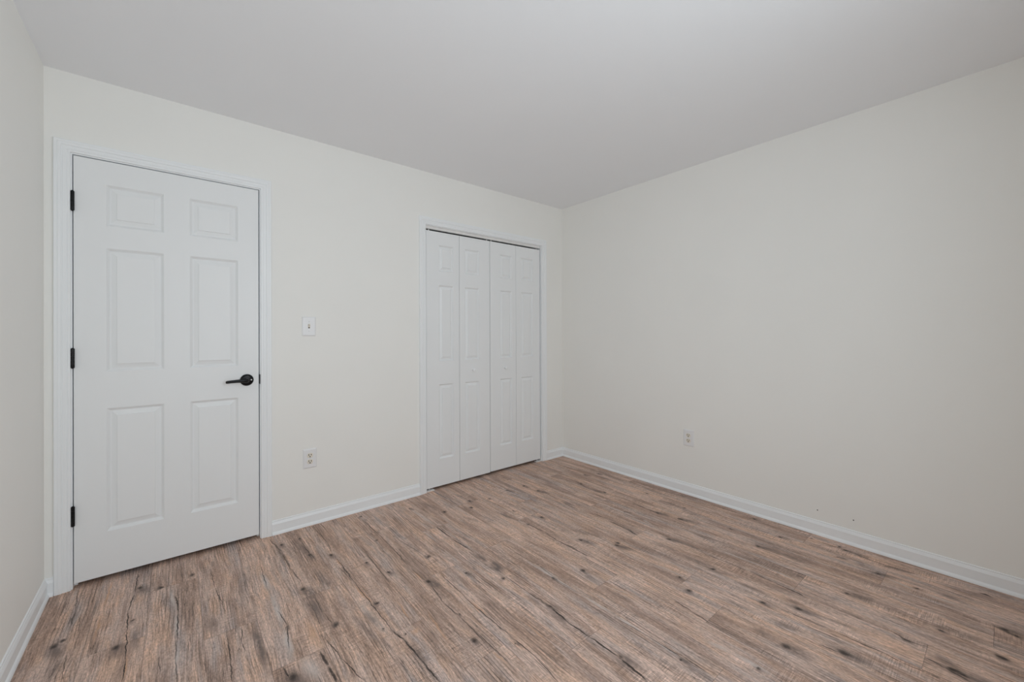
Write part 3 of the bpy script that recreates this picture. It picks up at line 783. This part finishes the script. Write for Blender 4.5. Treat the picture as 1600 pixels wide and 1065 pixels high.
def plate(bm):
    rings = []
    for w, t in ((0.0, 0.0), (0.0, 0.0022), (0.0022, 0.0044), (0.0065, PT)):
        rings.append([bm.verts.new((sx * (PW2 - w), -t, sz * (PH2 - w))) for sx, sz in ((-1, -1), (1, -1), (1, 1), (-1, 1))])
    for a, b in zip(rings, rings[1:]):
        for q in range(4): bm.faces.new((a[q], a[(q + 1) % 4], b[(q + 1) % 4], b[q]))
    bm.faces.new(rings[0])
    bm.faces.new(rings[-1])


def screw(parent, z):
    bm = bmesh.new()
    lathe(bm, [(0.0, PT - 0.0003), (0.0034, PT - 0.0003), (0.0033, PT + 0.0006), (0.0020, PT + 0.0011), (0.0, PT + 0.0012)], (0, 0, z), (0, -1, 0), 18)
    o = link('screw', bm, M_PLATE, None, smooth=True, angle=40)
    o.parent = parent
    sl = bmesh.new()
    box(sl, -0.0027, 0.0027, -PT - 0.00135, -PT - 0.0009, z - 0.0004, z + 0.0004)
    s = link('screw_slot', sl, M_SLOT, None)
    s.parent = o


def put(root, loc, rz):
    root.location = loc
    root.rotation_euler = (0, 0, rz)


sw = empty('light_switch')
bm = bmesh.new()
plate(bm)
link('cover_plate', bm, M_PLATE, sw)
bm = bmesh.new()
slab_grid(bm, [-0.0056, -0.0048, 0.0048, 0.0056], [-0.0125, -0.0117, 0.0117, 0.0125], {(1, 1)}, lambda u, v: (u, -PT - 0.0006, v), lambda u, v: (u, -PT + 0.0003, v))
link('toggle_surround', bm, M_CREAM, sw)
bm = bmesh.new()
box(bm, -0.0046, 0.0046, -PT - 0.00035, -PT + 0.0002, -0.0115, 0.0)
tg0 = link('toggle_slot', bm, M_SLOT, sw)
bm = bmesh.new()
sweep(bm, [[(sx * 0.0044, -PT - 0.0002, z) for sx, z in ((-1, -0.006), (1, -0.006), (1, 0.0112), (-1, 0.0112))],
           [(sx * 0.0040, -PT - 0.0080, z) for sx, z in ((-1, 0.003), (1, 0.003), (1, 0.0150), (-1, 0.0150))],
           [(sx * 0.0034, -PT - 0.0150, z) for sx, z in ((-1, 0.0095), (1, 0.0095), (1, 0.0165), (-1, 0.0165))]])
tag(link('toggle', bm, M_CREAM, sw), 'cream switch toggle')
for z in (0.030, -0.030): screw(sw, z)
put(sw, (1.1168, -0.0003, 1.2535), 0)
tag(sw, 'white toggle light switch on the wall between door and closet', 'light switch')


def outlet():
    root = empty('wall_outlet')
    bm = bmesh.new()
    plate(bm)
    link('cover_plate', bm, M_PLATE, root)
    for zc in (0.0195, -0.0195):
        bm = bmesh.new()
        pts = []
        for q in range(40):
            a = 2 * math.pi * q / 40
            pts.append((0.0172 * math.cos(a), max(-0.0142, min(0.0142, 0.0172 * math.sin(a)))))
        sweep(bm, [[(px, -PT + 0.0004, zc + pz_) for px, pz_ in pts], [(px, -PT - 0.0012, zc + pz_) for px, pz_ in pts], [(px * .94, -PT - 0.0018, zc + pz_ * .94) for px, pz_ in pts]])
        rc = link('receptacle', bm, M_CREAM, None, smooth=True, angle=30)
        rc.parent = root
        tag(rc, 'cream receptacle face')
        for sx, hh in ((-0.0066, 0.0055), (0.0066, 0.0047)):
            sb = bmesh.new()
            box(sb, sx - 0.0018, sx + 0.0018, -PT - 0.0021, -PT - 0.0017, zc + 0.0038 - hh, zc + 0.0038 + hh)
            s = link('slot', sb, M_SLOT, None)
            s.parent = rc
        gb = bmesh.new()
        lathe(gb, [(0.0, PT + 0.0017), (0.0036, PT + 0.0017), (0.0036, PT + 0.0021), (0.0, PT + 0.0021)], (0, 0, zc - 0.0078), (0, -1, 0), 16)
        s = link('ground_hole', gb, M_SLOT, None)
        s.parent = rc
    screw(root, 0.0)
    return root


def copy_tree(o, parent=None):
    c = o.copy()
    COL.objects.link(c)
    c.parent = parent
    for ch in list(o.children):
        copy_tree(ch, c)
    return c


o1 = outlet()
o2 = copy_tree(o1)
put(o1, (1.1205, -0.0003, 0.4190), 0)
tag(o1, 'white outlet with two cream receptacles, low on the wall below the light switch', 'outlet', 'wall outlets')
put(o2, (W - 0.0003, -1.2915, 0.4215), math.radians(-90))
tag(o2, 'white outlet with two cream receptacles, alone on the bare right wall', 'outlet', 'wall outlets')

# two small dark scuffs low on the right wall
for yy, zz in ((-2.083, 0.143), (-2.251, 0.141)):
    bm = bmesh.new()
    lathe(bm, [(0.0, -0.0002), (0.0034, -0.0002), (0.0028, 0.0005), (0.0, 0.0008)], (W, yy, zz), (-1, 0, 0), 14)
    tag(link('scuff_mark', bm, M_SCUFF, wall_right, origin=(W, yy, zz)), 'small dark scuff')
